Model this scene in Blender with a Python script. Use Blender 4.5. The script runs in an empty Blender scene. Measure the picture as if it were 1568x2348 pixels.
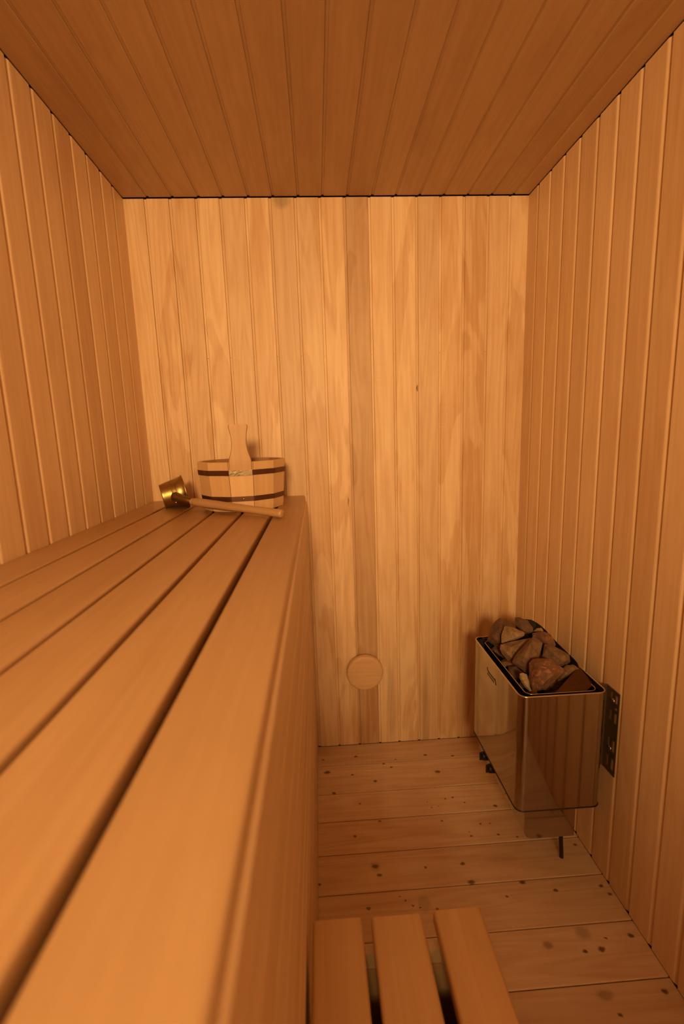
import bpy, bmesh, math, random
from mathutils import Vector, Matrix
PI = math.pi
S = bpy.context.scene
C = S.collection

# ------------------------------------------------------------------ camera, light, exposure
H = 1.3213            # camera height
XL, XR, YB, ZC = -0.633, 0.797, 1.7858, 2.1458
YF = -1.74            # wall behind the camera
cam_d = bpy.data.cameras.new('camera'); cam = bpy.data.objects.new('camera', cam_d); C.objects.link(cam)
a, b, c = -0.0488, 0.1684, -0.0331
f = Vector((-math.sin(a)*math.cos(b), math.cos(a)*math.cos(b), -math.sin(b)))
r0 = Vector((math.cos(a), math.sin(a), 0)); u0 = r0.cross(f)
r = math.cos(c)*r0 + math.sin(c)*u0; u = -math.sin(c)*r0 + math.cos(c)*u0
M = Matrix((r, u, -f)).transposed().to_4x4(); M.translation = (0, 0, H)
cam.matrix_world = M
cam_d.sensor_fit = 'VERTICAL'; cam_d.sensor_height = 36.0; cam_d.lens = 1057.7/2348*36
cam_d.clip_start = 0.01
cam_d.dof.use_dof = True; cam_d.dof.focus_distance = 1.5; cam_d.dof.aperture_fstop = 3.2
S.camera = cam

LAMP = (-0.10, -1.60, 1.86)
LAMP_POWER = 262.0
LAMP_COL = (1.0, 0.605, 0.235)
lamp_d = bpy.data.lights.new('lamp_light', 'SPOT'); lamp_l = bpy.data.objects.new('lamp_light', lamp_d); C.objects.link(lamp_l)
lamp_d.energy = LAMP_POWER; lamp_d.color = LAMP_COL; lamp_d.shadow_soft_size = .19
lamp_d.spot_size = math.radians(71); lamp_d.spot_blend = 1.0
lamp_l.location = LAMP
lamp_l.rotation_euler = (Vector((0.14, YB, 1.62))-Vector(LAMP)).to_track_quat('-Z', 'Y').to_euler()
FILL_LAMP = (0.42, -1.60, 1.30)      # added fill lamp for floor and step bench, right side of the same wall
l2d = bpy.data.lights.new('fill_light', 'POINT'); l2 = bpy.data.objects.new('fill_light', l2d); C.objects.link(l2)
l2d.energy = 17.0; l2d.color = (1.0, 0.71, 0.38); l2d.shadow_soft_size = .085; l2.location = FILL_LAMP
S.view_settings.view_transform = 'Standard'; S.view_settings.look = 'None'
S.view_settings.exposure = 0.0; S.view_settings.gamma = 1.0
w = bpy.data.worlds.new('world'); S.world = w; w.use_nodes = True
w.node_tree.nodes['Background'].inputs[0].default_value = (0.0, 0.0, 0.0, 1)
w.node_tree.nodes['Background'].inputs[1].default_value = 0.0

# ------------------------------------------------------------------ helpers
def tag(o, label=None, cat=None, group=None, kind=None):
    if label: o['label'] = label
    if cat: o['category'] = cat
    if group: o['group'] = group
    if kind: o['kind'] = kind
    return o

def empty(name, loc, label=None, cat=None, group=None):
    o = bpy.data.objects.new(name, None); C.objects.link(o); o.location = loc
    o.empty_display_size = 0.05
    return tag(o, label, cat, group)

class MB:
    """mesh builder; keeps per-vertex grain coordinates and per-face board numbers"""
    def __init__(s):
        s.v = []; s.f = []; s.gc = []; s.bid = []; s.tone = []; s.sm = []
    def add(s, verts, faces, gc=None, bid=0.0, tone=1.0, smooth=False):
        n = len(s.v)
        s.v += [tuple(p) for p in verts]
        s.gc += [tuple(g) for g in (gc or verts)]
        for fc in faces:
            s.f.append([n+i for i in fc]); s.bid.append(bid); s.tone.append(tone); s.sm.append(smooth)
    def build(s, name, mat, parent=None, origin=None, recalc=True):
        me = bpy.data.meshes.new(name)
        o = bpy.data.objects.new(name, me); C.objects.link(o)
        off = Vector(origin) if origin is not None else Vector((0, 0, 0))
        me.from_pydata([Vector(p)-off for p in s.v], [], s.f)
        if recalc:
            bm = bmesh.new(); bm.from_mesh(me); bmesh.ops.recalc_face_normals(bm, faces=bm.faces); bm.to_mesh(me); bm.free()
        at = me.attributes.new('gc', 'FLOAT_VECTOR', 'POINT')
        at.data.foreach_set('vector', [x for g in s.gc for x in g])
        at = me.attributes.new('bid', 'FLOAT', 'FACE'); at.data.foreach_set('value', s.bid)
        at = me.attributes.new('tone', 'FLOAT', 'FACE'); at.data.foreach_set('value', s.tone)
        me.polygons.foreach_set('use_smooth', s.sm)
        me.materials.append(mat)
        if parent is not None:
            o.parent = parent
            o.location = off - Vector(parent_world(parent))
        else:
            o.location = off
        me.update()
        return o

def parent_world(p):
    v = Vector(p.location)
    while p.parent: p = p.parent; v += Vector(p.location)
    return v

def rbox_profile(w, h, rad, n=3):
    """rounded rectangle outline, centred"""
    pts = []
    for cx, cy, a0 in ((w/2-rad, h/2-rad, 0), (-w/2+rad, h/2-rad, PI/2), (-w/2+rad, -h/2+rad, PI), (w/2-rad, -h/2+rad, 1.5*PI)):
        for i in range(n+1):
            t = a0 + PI/2*i/n
            pts.append((cx+rad*math.cos(t), cy+rad*math.sin(t)))
    return pts

def slat(mb, axis, c, length, w, h, rad=0.004, bid=0.0, tone=1.0, endr=0.003, smooth=True):
    """board with rounded long edges and slightly eased ends.  axis: 'x','y','z' = long direction.
    c = centre.  w = width (x or y), h = thickness (z, or y for upright)"""
    ends = [(-length/2, -endr), (-length/2+endr, 0.0), (length/2-endr, 0.0), (length/2, -endr)]
    verts = []; gcs = []
    N = None
    for t, ins in ends:
        prof = rbox_profile(w+2*ins, h+2*ins, max(rad+ins, 0.0008), 3)
        N = len(prof)
        for p, q in prof:
            if axis == 'y': P = (c[0]+p, c[1]+t, c[2]+q)
            elif axis == 'x': P = (c[0]+t, c[1]+p, c[2]+q)
            else: P = (c[0]+p, c[1]+q, c[2]+t)
            verts.append(P); gcs.append((p+bid*1.37, t+bid*3.1, q))
    faces = []
    for k in range(3):
        for i in range(N):
            j = (i+1) % N
            faces.append((k*N+i, k*N+j, (k+1)*N+j, (k+1)*N+i))
    faces.append(tuple(range(N-1, -1, -1))); faces.append(tuple(range(3*N, 4*N)))
    mb.add(verts, faces, gcs, bid, tone, smooth)

def box(mb, x0, x1, y0, y1, z0, z1, bid=0.0, tone=1.0, grain='z'):
    vs = [(x, y, z) for x in (x0, x1) for y in (y0, y1) for z in (z0, z1)]
    fs = [(0,1,3,2), (4,6,7,5), (0,4,5,1), (2,3,7,6), (0,2,6,4), (1,5,7,3)]
    g = {'z': lambda p: (p[0]+p[1], p[2], 0), 'y': lambda p: (p[0]+p[2], p[1], 0), 'x': lambda p: (p[1]+p[2], p[0], 0)}[grain]
    mb.add(vs, fs, [g(p) for p in vs], bid, tone)

def tube(mb, pts, rads, n=16, cap=True, gscale=1.0, bid=0.0, smooth=True):
    pts = [Vector(p) for p in pts]; L = 0
    verts = []; gcs = []
    ref = None
    for i, p in enumerate(pts):
        d = (pts[min(i+1, len(pts)-1)] - pts[max(i-1, 0)]).normalized()
        if ref is None: ref = Vector((0, 0, 1)) if abs(d.z) < .9 else Vector((1, 0, 0))
        x = d.cross(ref).normalized(); y = x.cross(d).normalized(); ref = y
        if i: L += (p-pts[i-1]).length
        for k in range(n):
            t = 2*PI*k/n; rr = rads[i]
            off = x*math.cos(t)*rr + y*math.sin(t)*rr
            verts.append(p+off); gcs.append((math.cos(t)*rr*gscale, L, math.sin(t)*rr*gscale))
    fs = []
    for i in range(len(pts)-1):
        for k in range(n):
            j = (k+1) % n
            fs.append((i*n+k, i*n+j, (i+1)*n+j, (i+1)*n+k))
    if cap:
        fs.append(tuple(range(n-1, -1, -1))); m = (len(pts)-1)*n; fs.append(tuple(range(m, m+n)))
    mb.add(verts, fs, gcs, bid, 1.0, smooth)

def panel(mb, U, V, N, O, bounds, v0, v1, bids, tones, drop=0.0045, slope=0.0075, gapw=0.0016, flat=0.0015, deep=.004):
    """tongue-and-groove boards. point = O + u*U + v*V + n*N ; N points into the room"""
    U, V, N, O = Vector(U), Vector(V), Vector(N), Vector(O)
    nb = len(bounds)-1
    for i in range(nb):
        a_, b_ = bounds[i], bounds[i+1]
        prof = []
        if i == 0: prof += [(a_, 0)]
        else: prof += [(a_+gapw*.5, -drop), (a_+gapw*.5+flat, -drop), (a_+gapw+flat+slope*.85, -drop*.12), (a_+gapw+flat+slope*1.15, 0)]
        if i == nb-1: prof += [(b_, 0)]
        else: prof += [(b_-0.0018, 0), (b_-0.0004, -0.0012), (b_, -drop-deep), (b_+gapw*.5, -drop-deep), (b_+gapw*.5, -drop)]
        vs = []; gs = []
        for (p, q) in prof:
            for v in (v0, v1):
                vs.append(O+U*p+V*v+N*q); gs.append((p, v, 0))
        fs = [(2*k, 2*k+1, 2*k+3, 2*k+2) for k in range(len(prof)-1)]
        mb.add(vs, fs, gs, bids[i], tones[i])

def orient(o, centre):
    """flip faces so that they look at `centre` (room inside)"""
    me = o.data; bm = bmesh.new(); bm.from_mesh(me); cc = Vector(centre)
    bm.normal_update()
    flip = [fc for fc in bm.faces if fc.normal.dot(cc-(fc.calc_center_median()+o.location)) < 0]
    bmesh.ops.reverse_faces(bm, faces=flip); bm.to_mesh(me); bm.free()

# ------------------------------------------------------------------ materials
class NT:
    def __init__(s, name):
        s.m = bpy.data.materials.new(name); s.m.use_nodes = True; s.t = s.m.node_tree
        s.t.nodes.clear()
        s.out = s.n('ShaderNodeOutputMaterial'); s.p = s.n('ShaderNodeBsdfPrincipled'); s.l(s.p.outputs[0], s.out.inputs[0])
    def n(s, k, **kw):
        x = s.t.nodes.new(k)
        for a_, v_ in kw.items(): setattr(x, a_, v_)
        return x
    def l(s, a_, b_): s.t.links.new(a_, b_)
    def inp(s, sock, v):
        if hasattr(v, 'is_linked') or hasattr(v, 'links'): s.l(v, sock)
        else: sock.default_value = v
    def m1(s, op, a_, b_=None, c_=None, clamp=False):
        x = s.n('ShaderNodeMath', operation=op); x.use_clamp = clamp
        s.inp(x.inputs[0], a_)
        if b_ is not None: s.inp(x.inputs[1], b_)
        if c_ is not None: s.inp(x.inputs[2], c_)
        return x.outputs[0]
    def vm(s, op, a_, b_):
        x = s.n('ShaderNodeVectorMath', operation=op); s.inp(x.inputs[0], a_); s.inp(x.inputs[1], b_); return x
    def noise(s, vec, scale=1.0, detail=2.0, rough=.5, dist=0.0):
        x = s.n('ShaderNodeTexNoise'); s.l(vec, x.inputs['Vector']); x.inputs['Scale'].default_value = scale
        x.inputs['Detail'].default_value = detail; x.inputs['Roughness'].default_value = rough
        x.inputs['Distortion'].default_value = dist
        return x.outputs['Fac']
    def ramp(s, fac, a_, b_):
        x = s.n('ShaderNodeMapRange'); x.interpolation_type = 'SMOOTHSTEP'; x.inputs['From Min'].default_value = a_; x.inputs['From Max'].default_value = b_
        s.l(fac, x.inputs['Value']); return x.outputs['Result']
    def mix(s, fac, a_, b_, mode='MIX'):
        x = s.n('ShaderNodeMix', data_type='RGBA', blend_type=mode)
        s.inp(x.inputs['Factor'], fac); s.inp(x.inputs[6], a_); s.inp(x.inputs[7], b_); return x.outputs[2]

def wood(name, light, dark_, patch=.55, rings=.5, fine=.35, rough=.5, marks=None, markcol=(.07, .022, .008, 1), bump=.25, ripple=.0, blotch=.3, spec=.5, coat=.22):
    k = (1.09, 1.30, 1.72, 1)
    light = tuple(x*y for x, y in zip(light, k)); dark = tuple(x*y for x, y in zip(dark_, k))
    T = NT(name)
    g = T.n('ShaderNodeAttribute', attribute_name='gc').outputs['Vector']
    bid = T.n('ShaderNodeAttribute', attribute_name='bid').outputs['Fac']
    tone = T.n('ShaderNodeAttribute', attribute_name='tone').outputs['Fac']
    cb = T.n('ShaderNodeCombineXYZ')
    T.l(T.m1('MULTIPLY', bid, 7.13), cb.inputs[0]); T.l(T.m1('MULTIPLY', bid, 3.71), cb.inputs[1]); T.l(bid, cb.inputs[2])
    gv = T.vm('ADD', g, cb.outputs[0]).outputs[0]
    def sc(x, y, z=1): return T.vm('MULTIPLY', gv, (x, y, z)).outputs[0]
    nf = T.noise(sc(420, 7, 60), 1, 3, .65)              # fine fibre
    nm = T.noise(sc(70, 1.6, 20), 1, 3, .6, .3)          # streaks
    nr = T.noise(sc(11, .75, 5), 1, 2, .45, .2)         # smooth field -> growth rings
    rg = T.m1('MULTIPLY', T.m1('ADD', T.m1('SINE', T.m1('MULTIPLY', nr, 75.0)), 1.0), .5)
    rg = T.m1('POWER', rg, 1.6)
    npz = T.noise(sc(9, 1.5, 2), 1, 2.5, .6, .8)
    pz = T.ramp(npz, .50, .54)                           # heartwood patches with an edge
    pw = T.m1('GREATER_THAN', T.noise(cb.outputs[0], 3.3, 0), .44)
    bl = T.noise(sc(14, 5, 6), 1, 3, .55, .5)            # soft blotches
    fac = T.m1('MULTIPLY', T.m1('SUBTRACT', nf, .5), fine)
    fac = T.m1('ADD', fac, T.m1('MULTIPLY', T.m1('SUBTRACT', nm, .5), .9))
    fac = T.m1('ADD', fac, T.m1('MULTIPLY', T.m1('SUBTRACT', rg, .4), rings*.35))
    fac = T.m1('ADD', fac, T.m1('MULTIPLY', T.m1('MULTIPLY', pz, pw), patch*.5))
    fac = T.m1('ADD', fac, T.m1('MULTIPLY', T.m1('SUBTRACT', bl, .5), blotch*2))
    if ripple:
        rp = T.noise(sc(13, 75, 10), 1, 2, .5, .6)
        rm = T.ramp(T.noise(sc(5, 2, 2), 1, 1), .52, .62)
        fac = T.m1('ADD', fac, T.m1('MULTIPLY', T.m1('MULTIPLY', T.m1('SUBTRACT', rp, .5), rm), ripple*2))
    rnd = T.noise(cb.outputs[0], 9.7, 0)
    fac = T.m1('ADD', fac, T.m1('MULTIPLY', T.m1('SUBTRACT', rnd, .5), .7))
    fac = T.m1('ADD', fac, .33, clamp=True)
    col = T.mix(fac, light, dark)
    tc = T.n('ShaderNodeCombineColor')
    T.l(tone, tc.inputs[0]); T.l(T.m1('POWER', tone, 1.25), tc.inputs[1]); T.l(T.m1('POWER', tone, 1.5), tc.inputs[2])
    col = T.mix(1.0, col, tc.outputs[0], 'MULTIPLY')
    if marks:
        acc = None
        wob = T.n('ShaderNodeTexNoise'); T.l(T.vm('MULTIPLY', g, (90, 90, 90)).outputs[0], wob.inputs['Vector']); wob.inputs['Scale'].default_value = 1
        wv = T.vm('MULTIPLY', T.vm('SUBTRACT', wob.outputs['Color'], (.5, .5, .5)).outputs[0], (.009, .009, 0)).outputs[0]
        gw = T.vm('ADD', g, wv).outputs[0]
        for (mu, mv, su, sv, st) in marks:
            d = T.vm('MULTIPLY', T.vm('SUBTRACT', gw, (mu, mv, 0)).outputs[0], (1/su, 1/sv, 0))
            ln = T.n('ShaderNodeVectorMath', operation='LENGTH'); T.l(d.outputs[0], ln.inputs[0])
            mm = T.n('ShaderNodeMapRange'); mm.interpolation_type = 'SMOOTHSTEP'; T.l(ln.outputs['Value'], mm.inputs['Value'])
            mm.inputs['From Min'].default_value = 1.25; mm.inputs['From Max'].default_value = .45
            mm.inputs['To Min'].default_value = 0; mm.inputs['To Max'].default_value = st
            acc = mm.outputs[0] if acc is None else T.m1('MAXIMUM', acc, mm.outputs[0])
        col = T.mix(acc, col, markcol)
    T.l(col, T.p.inputs['Base Color'])
    T.p.inputs['Roughness'].default_value = rough
    T.p.inputs['Specular IOR Level'].default_value = spec
    T.p.inputs['Coat Weight'].default_value = coat; T.p.inputs['Coat Roughness'].default_value = .42
    if bump:
        bp = T.n('ShaderNodeBump'); bp.inputs['Strength'].default_value = bump; bp.inputs['Distance'].default_value = .0006
        T.l(T.m1('ADD', nf, T.m1('MULTIPLY', nm, .6)), bp.inputs['Height']); T.l(bp.outputs[0], T.p.inputs['Normal'])
    return T.m

def metal(name, col, rough, noise_amt=0.0, metallic=1.0, bump=0.0, scale=60):
    T = NT(name)
    tc = T.n('ShaderNodeTexCoord').outputs['Object']
    n = T.noise(tc, scale, 4, .6)
    c2 = tuple(x*(1-noise_amt) for x in col[:3])+(1,)
    T.l(T.mix(n, col, c2), T.p.inputs['Base Color'])
    T.p.inputs['Metallic'].default_value = metallic
    T.l(T.m1('ADD', T.m1('MULTIPLY', T.m1('SUBTRACT', n, .5), rough*.6), rough), T.p.inputs['Roughness'])
    if bump:
        bp = T.n('ShaderNodeBump'); bp.inputs['Strength'].default_value = bump; bp.inputs['Distance'].default_value = .001
        T.l(n, bp.inputs['Height']); T.l(bp.outputs[0], T.p.inputs['Normal'])
    return T.m

# floor knots (world x, y, size)
KN = [(0.1067,1.7112,1.2),(0.3934,1.6942,1.1),(0.5036,1.6772,1),(-0.0272,1.7045,.8),(-0.0134,1.6321,1.8),(0.0852,1.6097,.8),(0.215,1.6584,.9),(0.2433,1.6369,.8),(0.2675,1.6795,.7),(0.4197,1.5951,1.6),(0.1712,1.5682,1.1),(0.0094,1.5228,1.1),(0.1025,1.4652,.7),(0.4116,1.4586,.6),(0.4408,1.4637,.7),(0.4764,1.436,.6),(0.3546,1.4247,.4),(0.3785,1.4292,.4),(0.3434,1.4502,.4),(0.5797,1.4117,1),(0.1633,1.3822,.8),(0.0727,1.3297,1),(0.3744,1.3659,.7),(0.5003,1.341,.7),(0.5328,1.3406,.6),(0.455,1.3138,.5),(0.4541,1.2975,.7),(0.5443,1.296,.7),(0.6014,1.2806,.6),(0.1258,1.2169,1.6),(0.1336,1.1876,1.1),(0.3961,1.203,1.2),(0.2782,1.2005,.6),(0.4027,1.1427,1.6),(-0.0457,1.1723,.8),(0.4891,1.0919,.6),(0.5507,1.1304,1.3),(0.0909,1.0913,.9),(0.2833,1.0735,.7),(0.1853,1.1178,.5),(0.1979,1.1038,.6),(0.2166,1.0894,.6),(0.2362,1.0815,.5),(0.7725,1.2382,.9),(0.7716,1.101,1),(0.7822,1.0754,.9),(0.6356,1.0986,1),(0.7679,.9659,1.2),(0.6984,.9647,.6),(0.6734,.9409,1.4),(0.6283,.9389,.9),(0.543,.9603,2.0),(0.765,.8421,1.2),(0.6334,.8071,.9)]
fmarks = [(y, x, .0046*k**.9*1.15, .0058*k*1.3, .85 if k < 1.9 else .5) for x, y, k in KN]
fmarks += [(0.9823, 0.6482, .018, .022, .35), (0.8461, 0.6224, .012, .022, .4), (1.2169, 0.1258, .018, .018, .28), (1.093, 0.25, .026, .02, .25), (1.21, 0.52, .02, .05, .15)]

LIGHT = (.74, .455, .22, 1); DARK = (.54, .265, .10, 1)
m_wall = wood('alder_panelling', LIGHT, DARK, patch=.8, fine=.5, rings=.7, ripple=.10,
    marks=[(.389, 1.482, .0035, .014, .9), (.1130, 1.058, .0022, .022, .8), (.417, .08, .016, .33, .26), (.270, .17, .020, .20, .22), (-.09, 2.135, .032, .03, .35), (.172, 1.98, .038, .30, .10), (.428, 1.98, .038, .27, .10), (-.003, 2.02, .038, .24, .09)]
    + [(x+.003, 1.609, .0013, .0016, .8) for x in (-.5636, -.4792, -.3899, -.3061, -.2189, -.1342, -.0460, .0396, .2153, .2992, .4713, .6452)]
    + [(x+.003, 1.094, .0012, .0015, .8) for x in (-.0460, .0396, .2992, .3850, .4713, .5581)])
m_side = wood('alder_side_panelling', (.77, .48, .235, 1), (.60, .325, .132, 1), patch=.3, rings=.35, ripple=.1, blotch=.3)
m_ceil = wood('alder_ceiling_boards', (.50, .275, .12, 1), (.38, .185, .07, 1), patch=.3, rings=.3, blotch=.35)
m_bench = wood('aspen_bench_wood', (.70, .41, .185, 1), (.54, .28, .11, 1), patch=.12, rings=.22, fine=.3, blotch=.28, rough=.46, bump=.15)
m_floor = wood('pine_floor_boards', (.70, .45, .24, 1), (.53, .285, .13, 1), patch=.25, rings=.9, fine=.5, marks=fmarks, blotch=.5, rough=.5)
m_pail = wood('pine_pail_wood', (.68, .385, .165, 1), (.54, .27, .10, 1), patch=.0, rings=.35, blotch=.2, rough=.55)
m_handle = wood('handle_wood', (.50, .26, .105, 1), (.34, .155, .055, 1), patch=.0, rings=.2, blotch=.35, rough=.45)
m_mirror = metal('polished_steel', (.47, .455, .43, 1), .07, .08)
m_rim = metal('rim_steel', (.72, .62, .50, 1), .22, .2)
m_dark = metal('sooty_metal', (.018, .014, .012, 1), .65, .4, .2)
m_liner = metal('liner_metal', (.10, .075, .058, 1), .42, .6, .9)
m_plate = metal('heat_tinted_steel', (.20, .115, .075, 1), .33, .4)
m_zinc = metal('zinc_bracket', (.30, .235, .16, 1), .42, .5, .85)
m_brass = metal('aged_brass', (.58, .41, .17, 1), .38, .55, 1.0, .3, 45)
m_brassd = metal('dull_brass', (.36, .23, .10, 1), .42, .5, 1.0, .3, 60)
m_copper = metal('dark_copper_band', (.20, .095, .06, 1), .42, .4, .8)
m_foil = metal('crumpled_foil', (.55, .45, .30, 1), .6, .5, .7, .8, 160)
m_screw = metal('screw_steel', (.75, .7, .6, 1), .25, .1)
m_black = metal('black_plastic', (.012, .011, .010, 1), .45, .2, 0.0)

def stone_mat(name, c1, c2, red=0.0, speck=0.0):
    T = NT(name); tc = T.n('ShaderNodeTexCoord').outputs['Object']
    n1 = T.noise(tc, 28, 4, .6, .4); n2 = T.noise(tc, 160, 4, .7); n3 = T.noise(tc, 420, 2, .6)
    col = T.mix(T.ramp(n1, .35, .65), c1, c2)
    col = T.mix(T.m1('MULTIPLY', T.ramp(n2, .52, .68), .55), col, (c2[0]*1.5, c2[1]*1.4, c2[2]*1.4, 1))
    if red: col = T.mix(T.m1('MULTIPLY', T.ramp(T.noise(tc, 70, 5, .7, .6), .53, .63), red), col, (.40, .17, .10, 1))
    if speck: col = T.mix(T.m1('MULTIPLY', T.ramp(n3, .52, .62), speck), col, (.12, .10, .07, 1))
    T.l(col, T.p.inputs['Base Color']); T.p.inputs['Roughness'].default_value = .72
    T.p.inputs['Specular IOR Level'].default_value = .35
    bp = T.n('ShaderNodeBump'); bp.inputs['Strength'].default_value = .7; bp.inputs['Distance'].default_value = .0025
    T.l(T.m1('ADD', n1, T.m1('MULTIPLY', n2, .5)), bp.inputs['Height']); T.l(bp.outputs[0], T.p.inputs['Normal'])
    return T.m
st_dark = stone_mat('dark_olivine', (.095, .054, .031, 1), (.145, .08, .045, 1))
st_mid = stone_mat('brown_olivine', (.135, .077, .042, 1), (.21, .12, .065, 1))
st_lit = stone_mat('lit_brown_olivine', (.20, .122, .068, 1), (.31, .20, .115, 1))  # lighter brown olivine, light falling on the stone tops put into the colour
st_red = stone_mat('reddish_olivine', (.13, .062, .038, 1), (.19, .09, .052, 1), red=.75)
st_pale = stone_mat('pale_stone', (.34, .25, .15, 1), (.44, .32, .19, 1), speck=.7)

# ------------------------------------------------------------------ room shell
def px_bounds(lst): return lst
bb = [XL, -.5636, -.4792, -.3899, -.3061, -.2189, -.1342, -.0460, .0396, .1272, .2153, .2992, .3850, .4713, .5581, .6452, .7249, XR]
bt = [1.0, 1.0, .96, 1.02, .95, 1.03, .86, .97, 1.05, .80, 1.04, 1.03, .95, 1.06, .97, .95, .95]
mb = MB(); panel(mb, (1,0,0), (0,0,1), (0,-1,0), (0, YB, 0), bb, 0.002, ZC-.003, [i+1.0 for i in range(17)], bt, drop=.0042, slope=.0014, gapw=.0014, flat=.0070, deep=.0035)
# heartwood streak low on one board, a darker streak right of the vent cover
o = mb.build('wall_back', m_wall, recalc=False); orient(o, (0, 0.3, 1.1)); tag(o, kind='structure')

rnd = random.Random(5)
def side_bounds(y0, off, pitch):
    # ordered from near to far (+y)
    L = [YB]; y = YB-off
    while y > y0+.02: L.append(y); y -= pitch
    L.append(y0); return L[::-1]
lb = side_bounds(YF, .0911, .0871); rb = side_bounds(YF, .0803, .0860)
mb = MB(); panel(mb, (0,1,0), (0,0,1), (1,0,0), (XL, 0, 0), lb, 0.002, ZC-.003, [40.0+i*1.3 for i in range(len(lb)-1)], [rnd.uniform(.94, 1.05) for _ in lb], drop=.0060, slope=.0105)
o = mb.build('wall_left', m_side, recalc=False); orient(o, (0.1, 0.2, 1.1)); tag(o, kind='structure')
mb = MB(); panel(mb, (0,1,0), (0,0,1), (-1,0,0), (XR, 0, 0), rb, 0.002, ZC-.003, [80.0+i*1.3 for i in range(len(rb)-1)], [rnd.uniform(.94, 1.05) for _ in rb], drop=.0060, slope=.0105)
o = mb.build('wall_right', m_side, recalc=False); orient(o, (0.1, 0.2, 1.1)); tag(o, kind='structure')
mb = MB(); panel(mb, (1,0,0), (0,0,1), (0,1,0), (0, YF, 0), bb, 0.002, ZC-.003, [120.0+i for i in range(17)], [1.08]*17)
o = mb.build('wall_front', m_side, recalc=False); orient(o, (0.1, 0.2, 1.1)); tag(o, kind='structure')
cbnd = [XL]+[x+.012 for x in bb[1:-1]]+[XR]
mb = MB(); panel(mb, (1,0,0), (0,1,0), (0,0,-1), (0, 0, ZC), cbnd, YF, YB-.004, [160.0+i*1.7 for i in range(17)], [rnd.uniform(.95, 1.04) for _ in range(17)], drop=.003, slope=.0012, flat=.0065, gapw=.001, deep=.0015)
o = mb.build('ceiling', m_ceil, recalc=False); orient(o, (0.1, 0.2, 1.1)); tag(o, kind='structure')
fb = [YB, 1.666, 1.517, 1.392, 1.264, 1.135, 1.002, .869, .737, .605, .473, .341, .209, .077, -.055, -.187, -.319, -.451, -.583, -.715, -.847, -.979, -1.111, -1.243, -1.375, -1.507, -1.639, YF][::-1]
mb = MB(); panel(mb, (0,1,0), (1,0,0), (0,0,1), (0, 0, 0), fb, XL, XR, [200.0+i*2.3 for i in range(len(fb)-1)], [rnd.uniform(.92, 1.06) for _ in fb], drop=.0012, slope=.0004, gapw=.0042, flat=.0001, deep=.0082)
o = mb.build('floor', m_floor, recalc=False); orient(o, (0.1, 0.2, 1.1)); tag(o, kind='structure')
# dark backing behind the boards (seen only in the joints)
for nm, bx in (('backing_back', (XL-.03, XR+.03, YB+.010, YB+.03, -.03, ZC+.03)), ('backing_left', (XL-.03, XL-.010, YF-.03, YB+.03, -.03, ZC+.03)),
               ('backing_right', (XR+.010, XR+.03, YF-.03, YB+.03, -.03, ZC+.03)), ('backing_front', (XL-.03, XR+.03, YF-.03, YF-.010, -.03, ZC+.03)),
               ('backing_top', (XL-.03, XR+.03, YF-.03, YB+.03, ZC+.010, ZC+.03)), ('backing_bottom', (XL-.03, XR+.03, YF-.03, YB+.03, -.03, -.010))):
    mb = MB(); box(mb, *bx); o = mb.build('trim_'+str(['back','left','right','front','top','bottom'].index(nm[8:])+1), m_dark); tag(o, kind='structure')

# ------------------------------------------------------------------ upper bench
BZ = 1.0899; BY0, BY1 = -1.2, YB-.002
bench = empty('sauna_bench', (-.34, 1.2, 0), 'long pale slatted upper bench with boarded front, running along the left wall', 'bench')
edges = [(-.6315, -.5385), (-.5300, -.4385), (-.4305, -.3412), (-.3335, -.2458), (-.2370, -.1500), (-.1390, -.0545)]
for i, (x0, x1) in enumerate(edges):
    mb = MB(); rr = .0050 if i == 4 else (.0045 if i < 5 else .006)
    slat(mb, 'y', ((x0+x1)/2, (BY0+BY1)/2, BZ-.0135), BY1-BY0, x1-x0, .027, rr, 300+i*1.9, [1.0, 1.02, 1.0, 1.03, 1.05, .93][i])
    mb.build('slat', m_bench, bench)
mb = MB()
gz = [0.002]; z = 1.064-.0895
zs = []
while z > .03: zs.append(z); z -= .0865
gz = [0.004] + zs[::-1] + [1.062]
panel(mb, (0,0,-1), (0,1,0), (1,0,0), (-.0500, 0, 0), [-q for q in gz[::-1]], BY0, BY1, [330+i*1.3 for i in range(len(gz)-1)], [rnd.uniform(.94, 1.04) for _ in gz], drop=.004)
# eased upper edge of the top board and closing top
vs = [(-.0500, BY0, 1.062), (-.0500, BY1, 1.062), (-.0520, BY0, 1.0655), (-.0520, BY1, 1.0655), (-.0580, BY0, 1.0662), (-.0580, BY1, 1.0662), (-.0700, BY0, 1.0662), (-.0700, BY1, 1.0662)]
mb.add(vs, [(0,1,3,2), (2,3,5,4), (4,5,7,6)], [(v[2]+v[0], v[1], 0) for v in vs], 330.0, 1.0)
vs = [(-.0700, BY0, 1.0662), (-.0700, BY1, 1.0662), (-.0700, BY1, .002), (-.0700, BY0, .002)]
mb.add(vs, [(0,1,2,3)], [(v[2], v[1], 0) for v in vs], 331.0, .8)
o = mb.build('front_panel', m_side, bench, recalc=False)
# bearers under the slats
for y in (1.73, .02, -.6, -1.15):
    mb = MB(); box(mb, -.631, -.071, y-.02, y+.02, BZ-.075, BZ-.0275, 350+y, .9, 'x'); mb.build('bearer', m_bench, bench)

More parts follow.
